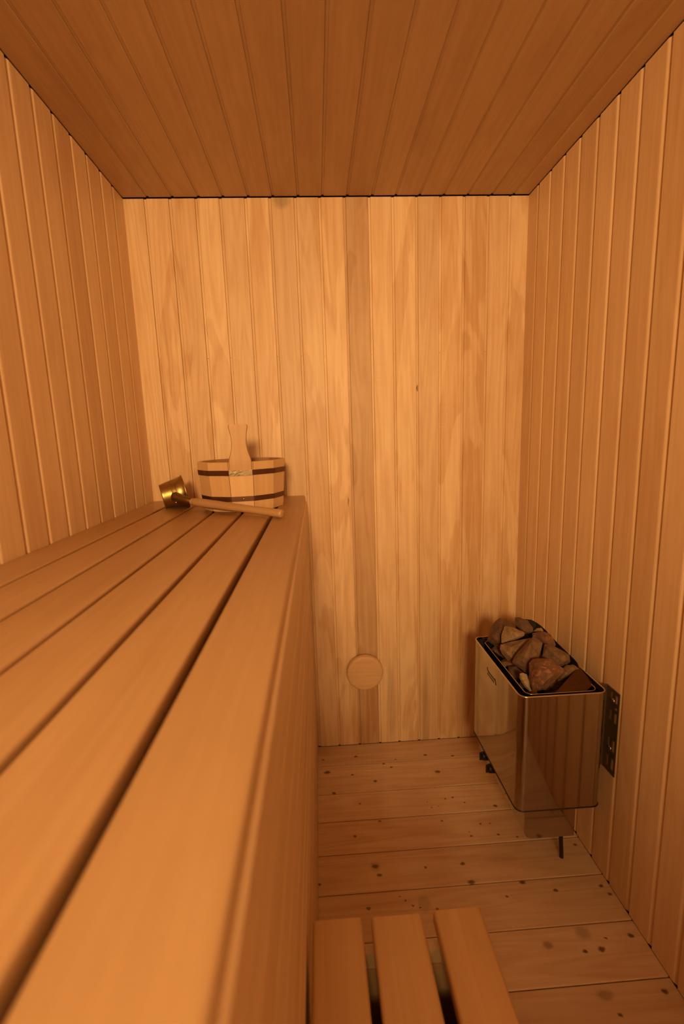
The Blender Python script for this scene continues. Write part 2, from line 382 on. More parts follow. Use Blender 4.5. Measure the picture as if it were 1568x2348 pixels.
# ------------------------------------------------------------------ lower step bench
LZ = .51; LY1 = .660; LY0 = -.5
low = empty('step_bench', (.10, .2, 0), 'low slatted step bench standing on the floor in front of the upper bench', 'bench')
for i, (x0, x1) in enumerate([(-.0405, .0435), (.0585, .1450), (.1660, .2480)]):
    mb = MB(); slat(mb, 'y', ((x0+x1)/2, (LY0+LY1)/2-[.0, .002, -.001][i], LZ-.014), LY1-LY0, x1-x0, .028, .006, 370+i*2.1, [.98, 1.0, 1.06][i], .004)
    mb.build('slat', m_bench, low)
zt = LZ-.0283
mb = MB(); box(mb, -.035, .240, .6205, .632, zt-.075, zt, 380, .72, 'x'); mb.build('cross_bar', m_bench, low)  # darker tone paints in the shade seen between the slats
mb = MB(); box(mb, -.035, .240, -.46, -.435, zt-.075, zt, 381, 1.0, 'x'); mb.build('cross_bar', m_bench, low)
for y0 in (.5645, .0, -.435):
    for x0 in (-.032, .205):
        mb = MB(); box(mb, x0, x0+.035, y0, y0+.044, .0005, zt-.0005, 385+y0+x0, .95, 'z'); mb.build('leg', m_bench, low)
mb = MB(); box(mb, -.031, .236, .6105, .6195, .0015, zt-.030, 390, .68, 'x'); mb.build('end_panel', m_bench, low)  # tone lowered too, under-bench shade put into the wood colour
mb = MB(); box(mb, -.031, .236, .480, .492, .0015, zt-.0005, 389, .9, 'x'); mb.build('light_stop_panel', m_bench, low)  # unseen panel added to stop lamp light entering through the slat gaps
mb = MB(); box(mb, -.031, .236, -.483, -.470, .0015, zt-.002, 391, .9, 'x'); mb.build('end_panel', m_bench, low)  # unseen rear end, added to keep lamp light from under the slats
mb = MB(); box(mb, .2385, .2460, LY0+.06, .618, .0015, zt-.001, 392, .95, 'y'); mb.build('side_panel', m_bench, low)
mb = MB(); box(mb, .216, .238, LY0+.07, .545, zt-.07, zt-.0005, 394, .95, 'y'); mb.build('long_bearer', m_bench, low)

# ------------------------------------------------------------------ round vent cover on the back wall
vc = empty('vent_cover', (.158, YB, .3500), 'round turned wooden vent cover low on the back wall', 'vent cover')
def lathe_y(mb, cx, cz, prof, n=64, bid=0.0):
    vs = []; 
    for (y, rr) in prof:
        for k in range(n):
            t = 2*PI*k/n; vs.append((cx+rr*math.cos(t), y, cz+rr*math.sin(t)))
    fs = []
    for i in range(len(prof)-1):
        for k in range(n):
            j = (k+1) % n; fs.append((i*n+k, i*n+j, (i+1)*n+j, (i+1)*n+k))
    fs.append(tuple(range(n))); m_ = (len(prof)-1)*n; fs.append(tuple(range(m_, m_+n)))
    mb.add(vs, fs, [(v[2]*1, v[0], v[1]) for v in vs], bid, 1.0, False)
y0 = YB-.045
mb = MB(); lathe_y(mb, .158, .3500, [(YB-.022, .0735), (YB-.023, .0752), (y0+.010, .0752), (y0+.005, .0738), (y0+.0018, .0708), (y0+.0004, .066), (y0, .060)], bid=410)
mb.build('disc', m_pail, vc)
mb = MB(); lathe_y(mb, .158, .3500, [(YB-.0005, .035), (YB-.0225, .035)], 24, 411); mb.build('spindle', m_pail, vc)

# ------------------------------------------------------------------ wooden pail
PC = Vector((-.2535, 1.570, BZ+.0006)); RT, RB, PH, TH = .1405, .1285, .155, .014
pail = empty('wooden_pail', PC, 'round wooden stave pail with dark metal hoops and one tall flat handle', 'pail')
A0 = math.radians(-90+7)     # the handle stave looks at the door side
def ring_pt(ang_half_idx, rad): pass
n = 12; tones_p = [1.0, .98, 1.0, .93, 1.02, .95, 1.0, .97, 1.0, 1.06, 1.0, .97]
def prad(z): return RB + (RT-RB)*z/PH
for k in range(n):
    am = A0 + k*2*PI/n; h = PI/n*(.988 if k else .975)
    mb = MB(); vs = []; gs = []
    ztop = PH
    for z in (0, .012, ztop-.001, ztop):
        for (aa, inner) in ((-h, 0), (h, 0), (h, 1), (-h, 1)):
            R = prad(z)/math.cos(PI/n) - (TH if inner else 0)
            if z in (0, ztop): R = R - (.0008 if not inner else -.0008)
            t = am+aa
            p = (PC.x+R*math.cos(t), PC.y+R*math.sin(t), PC.z+z)
            vs.append(p); gs.append((aa*R, z, inner*.01))
    fs = []
    for q in range(3):
        for e in range(4):
            fs.append((q*4+e, q*4+(e+1) % 4, q*4+4+(e+1) % 4, q*4+4+e))
    fs += [(3, 2, 1, 0), (12, 13, 14, 15)]
    mb.add(vs, fs, gs, 420+k*1.7, tones_p[k])
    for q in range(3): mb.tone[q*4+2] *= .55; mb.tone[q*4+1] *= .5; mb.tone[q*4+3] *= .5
    if k:
        mb.build('stave', m_pail, pail)
    else:
        # tall handle rising from the front stave
        hs = mb.build('handle_stave', m_pail, pail)
        ndir = Vector((math.cos(am), math.sin(am), 0)); tdir = Vector((-math.sin(am), math.cos(am), 0))
        prof = [(PH-.030, .0340), (PH-.006, .0345), (PH+.004, .0340), (PH+.014, .0318), (PH+.026, .0278), (PH+.038, .0245), (PH+.050, .0228), (PH+.060, .0224), (PH+.072, .0230), (PH+.084, .0246), (PH+.094, .0264), (PH+.103, .0283), (PH+.1085, .0289), (PH+.1115, .0280), (PH+.1130, .0258)]
        mb2 = MB(); vs = []; gs = []
        for (z, hw) in prof:
            zz = z
            base = PC + ndir*(prad(min(z, PH))+.0035 + (z-PH)*.03) + Vector((0, 0, zz))
            for (sx, sn) in ((-1, 0), (-.93, .0018), (.93, .0018), (1, 0), (1, -.0150), (.93, -.0165), (-.93, -.0165), (-1, -.0150)):
                p = base + tdir*hw*sx + ndir*sn
                vs.append(p); gs.append((hw*sx, z, sn))
        N = 8; L = len(prof)
        fs = [(i*N+e, i*N+(e+1) % N, (i+1)*N+(e+1) % N, (i+1)*N+e) for i in range(L-1) for e in range(N)]
        fs += [tuple(range(N-1, -1, -1)), tuple(range((L-1)*N, L*N))]
        mb2.add(vs, fs, gs, 421.5, .80)
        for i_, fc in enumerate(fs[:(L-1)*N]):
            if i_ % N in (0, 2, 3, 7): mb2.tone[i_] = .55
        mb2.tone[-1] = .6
        mb2.build('handle', m_pail, pail)
mb = MB(); vs = []
for z, Rr in ((.014, prad(.014)-TH+.001), (.024, prad(.024)-TH+.001)):
    for k in range(n):
        t = A0+(k+.5)*2*PI/n; R = Rr/math.cos(PI/n); vs.append((PC.x+R*math.cos(t), PC.y+R*math.sin(t), PC.z+z))
mb.add(vs, [tuple(range(n-1, -1, -1)), tuple(range(n, 2*n))]+[(k, (k+1) % n, n+(k+1) % n, n+k) for k in range(n)], [(v[0], v[1], 0) for v in vs], 440, .9)
mb.build('bottom_board', m_pail, pail)
def hoop(z0, z1, name):
    mb = MB(); vs = []
    for (z, e) in ((z0, .0002), (z0, .0020), (z1, .0020), (z1, .0002)):
        for k in range(n):
            for s_ in (-1, 1):
                t = A0+k*2*PI/n + s_*PI/n*.93
                R = (prad(z)+e+.0002)/math.cos(PI/n)*.9985
                if k == 0: R += .0016 if z > .08 else .0
                vs.append((PC.x+R*math.cos(t), PC.y+R*math.sin(t), PC.z+z))
    m_ = 2*n
    fs = [(i*m_+k, i*m_+(k+1) % m_, ((i+1) % 4)*m_+(k+1) % m_, ((i+1) % 4)*m_+k) for i in range(4) for k in range(m_)]
    mb.add(vs, fs); return mb.build(name, m_copper, pail)
h_up = hoop(.1140, .1300, 'hoop'); h_lo = hoop(.0325, .0480, 'hoop')
nd = Vector((math.cos(A0), math.sin(A0), 0)); td = Vector((-math.sin(A0), math.cos(A0), 0))
def rivet(par, z, s, rr=.0028, mat=m_screw):
    mb = MB(); c0 = PC+nd*(prad(z)+.0035)+td*s+Vector((0, 0, z))
    tube(mb, [c0, c0+nd*.0010, c0+nd*.0020, c0+nd*.0026], [rr, rr*.95, rr*.65, rr*.2], 12); mb.build('rivet', mat, par)
rivet(h_lo, .0405, .003); rivet(h_up, .1215, .0005, .0030)
# loose crumpled end of the upper hoop on the handle stave
mb = MB(); vs = []; cols = 12; rows = 5; rr_ = random.Random(3)
for i in range(cols+1):
    for j in range(rows):
        s_ = -.036+.070*i/cols; z = .1135+.017*j/(rows-1)
        if i < 3: z += (.003-.0015*i)*(1 if j > 2 else -.3)
        vs.append(PC+nd*(prad(z)+.0045+rr_.uniform(0, .0016)*(1 if i < 8 else .4))+td*s_+Vector((0, 0, z)))
fs = [(i*rows+j, (i+1)*rows+j, (i+1)*rows+j+1, i*rows+j+1) for i in range(cols) for j in range(rows-1)]
mb.add(vs, fs, None, 0, 1, False); o = mb.build('crumpled_band', m_foil, pail, recalc=False)
md = o.modifiers.new('solid', 'SOLIDIFY'); md.thickness = .0007; md.offset = 0

# ------------------------------------------------------------------ ladle
cb0 = Vector((-.5270, 1.572, BZ+.0412)); cb1 = Vector((-.4560, 1.598, BZ+.0552))
ladle = empty('sauna_ladle', (cb0.x+.03, cb0.y, BZ), 'brass ladle lying on its side with a long wooden handle, in front of the pail', 'ladle')
ax = (cb1-cb0); L = ax.length; ax.normalize()
side = ax.cross(Vector((0, 0, 1))).normalized(); up = side.cross(ax).normalized()
def cup_ring(t, rad, n=48): return [cb0+ax*(t*L)+side*math.cos(2*PI*k/n)*rad+up*math.sin(2*PI*k/n)*rad for k in range(n)]
prof = [(0.0, .0385), (-.015, .0398), (0.0, .0410), (.03, .0408), (.10, .0418), (.38, .0457), (.46, .0468), (.48, .0482), (.50, .0472), (.535, .0475), (.555, .0489), (.575, .0480), (.80, .0515), (.93, .0535), (.955, .0560), (.985, .0566), (1.0, .0556), (.99, .0535), (.80, .0505), (.40, .0449), (.06, .0402), (.03, .0300)]
mb = MB(); vs = []; n_ = 48
for t, rad in prof: vs += cup_ring(t, rad, n_)
fs = [(i*n_+k, i*n_+(k+1) % n_, (i+1)*n_+(k+1) % n_, (i+1)*n_+k) for i in range(len(prof)-1) for k in range(n_)]
fs += [tuple(range(n_)), tuple(range((len(prof)-1)*n_, len(prof)*n_))]
# the outer wall near the bench must not sink: lowest points follow the slope
mb.add(vs, fs, None, 0, 1, True); mb.build('cup', m_brass, ladle)
s0 = Vector((-.4640, 1.5215, 1.1345)); s1 = Vector((-.4100, 1.4950, 1.1215)); e1 = Vector((-.1050, 1.2900, 1.1035))
mb = MB(); d = (s1-s0)
tube(mb, [s0-d*.18, s0, s0+d*.2, s0+d*.6, s1, s1+d*.02], [.0150, .0145, .0130, .0118, .0112, .0102], 24); mb.build('socket', m_brassd, ladle)
mb = MB(); d = (s1-s0).normalized()
tube(mb, [s0+Vector((-.006, -.004, .016)), s0+Vector((-.0065, -.0065, .0165))], [.003, .002], 10); mb.build('rivet', m_screw, ladle)
mb = MB(); tube(mb, [s0+Vector((-.002, -.006, -.017)), s0+Vector((-.002, -.0085, -.0175))], [.003, .002], 10)
mb.build('rivet', m_screw, ladle)
mb = MB(); D_ = e1-s1; pts = []; rads = []
for t, rr in ((-.01, .0098), (.0, .0108), (.025, .0111), (.030, .0104), (.034, .0118), (.05, .0128), (.15, .0136), (.3, .0134), (.5, .0122), (.7, .0116), (.85, .0120), (.95, .0124), (.985, .0121), (.997, .0104), (1.0, .0070)):
    pts.append(s1+D_*t + Vector((0, 0, -.0030*math.sin(PI*min(max(t, 0), 1))*0))); rads.append(rr)
tube(mb, pts, rads, 24, gscale=1.5, bid=450); mb.build('handle', m_handle, ladle)

# ------------------------------------------------------------------ electric heater
HX0, HX1, HY0, HY1, HZ0, HZ1 = .5155, .7570, 1.1050, 1.4780, .2600, .6090
heater = empty('sauna_heater', (.64, 1.29, 0), 'polished steel electric heater filled with stones, mounted low on the right wall', 'heater')
def rrect(x0, x1, y0, y1, rad, n=8):
    P = rrect0(x0, x1, y0, y1, rad, n); out = []
    for i, p in enumerate(P):
        q = P[(i+1) % len(P)]; out.append(p); d = math.hypot(q[0]-p[0], q[1]-p[1])
        if d > .08:
            for e in ((.003, .012, d-.11) if abs(q[0]-p[0]) < 1e-6 and q[1] < p[1] else (.09, d-.012, d-.003)): out.append((p[0]+(q[0]-p[0])*e/d, p[1]+(q[1]-p[1])*e/d))
    return out
def rrect0(x0, x1, y0, y1, rad, n=8):
    return [(x0+(x1-x0)/2+p, y0+(y1-y0)/2+q) for p, q in rbox_profile(x1-x0, y1-y0, rad, n)]
def shell(mb, outer, inner, z0, z1, smooth=True):
    N = len(outer)
    rings = [[(x, y, z0) for x, y in outer], [(x, y, z1) for x, y in outer], [(x, y, z1) for x, y in inner], [(x, y, z0) for x, y in inner]]
    for q in range(4):
        A, B = rings[q], rings[(q+1) % 4]
        fl = [(k, N+k, N+(k+1) % N, (k+1) % N) if True else 0 for k in range(N)]
        if q in (0,): fl = [t[::-1] for t in fl]
        elif q in (1, 2, 3): fl = [t[::-1] for t in fl]
        mb.add(A+B, fl, None, 0, 1, q in (0, 2))
RO = .022
mb = MB(); shell(mb, rrect(HX0, HX1, HY0, HY1, RO), rrect(HX0+.0015, HX1-.0015, HY0+.0015, HY1-.0015, RO-.0015), HZ0, HZ1); mb.build('jacket', m_mirror, heater, recalc=False)
mb = MB(); hm = rrect(HX0-.0006, HX1+.0006, HY0-.0006, HY1+.0006, RO+.0005)
tube(mb, [(x, y, HZ0+.001) for x, y in hm]+[(*hm[0], HZ0+.001)], [.0014]*(len(hm)+1), 6, False); mb.build('hem', m_liner, heater)
# rim bead
mb = MB(); ro = rrect(HX0-.0015, HX1+.0015, HY0-.0015, HY1+.0015, RO+.001, 8); ri = rrect(HX0+.003, HX1-.003, HY0+.003, HY1-.003, RO-.003, 8)
N = len(ro); vs = []
for k in range(N):
    o_ = Vector((*ro[k], 0)); i_ = Vector((*ri[k], 0)); cc = (o_+i_)/2; rr = (o_-i_).length/2; dv = (o_-i_).normalized()
    for q in range(8):
        t = 2*PI*q/8; vs.append(cc+dv*math.cos(t)*rr+Vector((0, 0, HZ1+.0005+math.sin(t)*.0024)))
mb.add(vs, [(k*8+q, ((k+1) % N)*8+q, ((k+1) % N)*8+(q+1) % 8, k*8+(q+1) % 8) for k in range(N) for q in range(8)], None, 0, 1, True); mb.build('rim', m_rim, heater)
# dark cavity floor and inner basket
mb = MB(); shell(mb, rrect(HX0+.003, HX1-.003, HY0+.003, HY1-.003, RO-.003), rrect(HX0+.004, HX1-.004, HY0+.004, HY1-.004, RO-.004), HZ0+.01, HZ1-.006); mb.build('inner_lining', m_dark, heater, recalc=False)
IX0, IX1, IY0, IY1 = HX0+.031, HX1-.011, HY0+.030, HY1-.012
mb = MB(); shell(mb, rrect(IX0, IX1, IY0, IY1, .018), rrect(IX0+.0015, IX1-.0015, IY0+.0015, IY1-.0015, .0165), HZ0+.02, HZ1-.010); bask = mb.build('stone_basket', m_liner, heater, recalc=False)
mb = MB(); ro = rrect(IX0-.001, IX1+.001, IY0-.001, IY1+.001, .019, 8)
tube(mb, [(x, y, HZ1-.010) for x, y in ro]+[(*ro[0], HZ1-.010)], [.0016]*(len(ro)+1), 6, False); mb.build('basket_rim', m_rim, bask)
mb = MB(); ro = rrect(IX0, IX1, IY0, IY1, .018); N = len(ro)
for zz in (HZ0+.03,):
    mb.add([(x, y, zz) for x, y in ro]+[(x, y, zz-.002) for x, y in ro], [tuple(range(N)), tuple(range(2*N-1, N-1, -1))]+[(k, (k+1) % N, N+(k+1) % N, N+k) for k in range(N)])
mb.build('basket_base', m_dark, heater)
# raised guard along the wall side of the stones
xg = IX1-.003
path = [(.655, 1.4630, .6700), (.690, 1.4630, .6735), (.708, 1.4620, .6710), (.724, 1.4560, .6630), (.736, 1.4430, .6540), (.7425, 1.4250, .6470), (xg, 1.4000, .6430), (xg, 1.3400, .6370), (xg, 1.2500, .6320), (xg, 1.2350, .6300), (xg, 1.2270, .6240), (xg, 1.2235, .6120), (xg, 1.2225, .6000)]
mb = MB(); vs = []
for x, y, z in path:
    ix, iy = (0, -.0014) if y > 1.46 else ((-.001, -.001) if x < xg-.002 else (-.0014, 0))
    vs += [(x, y, HZ1-.06), (x, y, z), (x+ix, y+iy, z), (x+ix, y+iy, HZ1-.06)]
L_ = len(path)
mb.add(vs, [(4*i+e, 4*i+4+e, 4*i+4+(e+1) % 4, 4*i+(e+1) % 4) for i in range(L_-1) for e in range(4)]+[(0, 1, 2, 3), (4*L_-1, 4*L_-2, 4*L_-3, 4*L_-4)])
mb.build('back_guard', m_dark, heater)
# sloping deflector plate at the near end, door side
pl = [Vector((xg-.002, 1.2225, HZ1+.0150)), Vector((.6255, 1.1370, HZ1-.0120)), Vector((.7180, 1.1450, HZ1-.0170)), Vector((.7490, 1.1620, HZ1-.0100)), Vector((.7520, 1.1780, HZ1-.0060))]
nn = (pl[1]-pl[0]).cross(pl[3]-pl[0]).normalized()*.0012
mb = MB(); N = len(pl)
mb.add(pl+[p-nn for p in pl], [tuple(range(N)), tuple(range(2*N-1, N-1, -1))]+[(k, (k+1) % N, N+(k+1) % N, N+k) for k in range(N)]); mb.build('deflector_plate', m_plate, heater)
# lower control box
LX0, LX1, LZ0 = .5400, .6860, .1680
mb = MB(); prof = [(LX0+.0, HZ0+.0), (LX0, LZ0+.026), (LX0+.003, LZ0+.015), (LX0+.009, LZ0+.006), (LX0+.019, LZ0+.001), (LX0+.028, LZ0), (LX1, LZ0), (LX1, HZ0)]
N = len(prof); ya, yb = HY0+.004, HY1-.004
mb.add([(x, ya, z) for x, z in prof]+[(x, yb, z) for x, z in prof], [tuple(range(N)), tuple(range(2*N-1, N-1, -1))]+[(k, (k+1) % N, N+(k+1) % N, N+k) for k in range(N)], None); mb.build('control_box', m_mirror, heater)
for yk in (1.395, 1.335):
    mb = MB(); tube(mb, [(LX0-.0003, yk, .214), (LX0-.014, yk, .214), (LX0-.019, yk, .214), (LX0-.0205, yk, .214)], [.0150, .0145, .0135, .0115], 20); kb = mb.build('control_knob', m_black, heater)
    mb = MB(); box(mb, LX0-.0270, LX0-.0206, yk-.0025, yk+.0025, .201, .227); mb.build('grip', m_black, kb)
mb = MB(); tube(mb, [(.690, 1.190, .185), (.694, 1.190, .14), (.6975, 1.1930, .075), (.7040, 1.1975, .025), (.7065, 1.1995, -.001)], [.0062]*5, 14); mb.build('power_cable', m_black, heater)
mb = MB(); box(mb, .676, .704, 1.176, 1.206, .178, .2595); mb.build('cable_gland', m_dark, heater)
# maker's mark: a long dark swoosh over a line of tiny unreadable strokes
mb = MB(); xm = HX0-.0006
def strip(pts, wd):
    for (ya_, za), (yb_, zb) in zip(pts[:-1], pts[1:]):
        d = Vector((yb_-ya_, zb-za)); nv = Vector((-d.y, d.x)).normalized()*wd/2
        q = [(ya_+nv.x, za+nv.y), (yb_+nv.x, zb+nv.y), (yb_-nv.x, zb-nv.y), (ya_-nv.x, za-nv.y)]
        mb.add([(xm, y, z) for y, z in q]+[(xm+.0008, y, z) for y, z in q], [(0,1,2,3), (7,6,5,4), (0,4,5,1), (1,5,6,2), (2,6,7,3), (3,7,4,0)])
strip([(1.3500, .5680), (1.3440, .5600), (1.3360, .5580), (1.2920, .5590), (1.2860, .5600)], .0042)
strip([(1.2870, .5620), (1.2790, .5560), (1.2765, .5470)], .0058)
rr_ = random.Random(8)
for i in range(6):
    y = 1.345-.0095*i
    strip([(y, .5455), (y-.001, .5515)], .0014); strip([(y-.003, .5515), (y-.0045, .5455)], .0014)
    if i % 2: strip([(y-.001, .5485), (y-.004, .5485)], .0008)
mb.build('badge', m_black, heater)
# wall bracket: slotted plate flat on the wall with a folded slotted flange
br = MB()
def slotted(fu, us, zs_, holes, t0, t1):
    """fu maps (u, z, t) -> point"""
    for i in range(len(us)-1):
        for j in range(len(zs_)-1):
            if (i, j) in holes: continue
            q = [(us[i], zs_[j]), (us[i+1], zs_[j]), (us[i+1], zs_[j+1]), (us[i], zs_[j+1])]
            br.add([fu(u_, z_, t0) for u_, z_ in q]+[fu(u_, z_, t1) for u_, z_ in q], [(0,1,2,3), (7,6,5,4), (0,4,5,1), (1,5,6,2), (2,6,7,3), (3,7,4,0)])
zs_ = [.345, .352, .395, .417, .450, .487, .517, .525, .534, .552, .583, .592]
zs_ = [.343, .356, .392, .412, .448, .500, .532, .540, .549, .560, .586, .596]
holes = {(1, 1), (1, 3), (1, 5), (1, 7), (1, 9), (3, 1), (3, 3), (3, 5), (3, 9)}
slotted(lambda u_, z_, t: (t, u_, z_), [1.112, 1.1175, 1.1285, 1.1400, 1.1490, 1.1680], zs_, holes, XR-.0035, XR-.0012)
slotted(lambda u_, z_, t: (u_, t, z_), [HX1+.0005, HX1+.008, HX1+.020, XR-.0035], zs_, {(1, 1), (1, 3), (1, 5), (1, 9)}, 1.1660, 1.1680)
o = br.build('wall_bracket', m_zinc, heater)
for z in (.571, .425):
    mb = MB(); tube(mb, [(XR-.0036, 1.1345, z-.006), (XR-.006, 1.1345, z-.006), (XR-.0078, 1.1345, z-.006)], [.0060, .0055, .0030], 14); mb.build('screw', m_screw, o)
    mb = MB(); tube(mb, [(HX1+.014, 1.1658, z+.012), (HX1+.014, 1.1630, z+.012), (HX1+.014, 1.1610, z+.012)], [.0055, .0050, .0026], 14); mb.build('screw', m_screw, o)

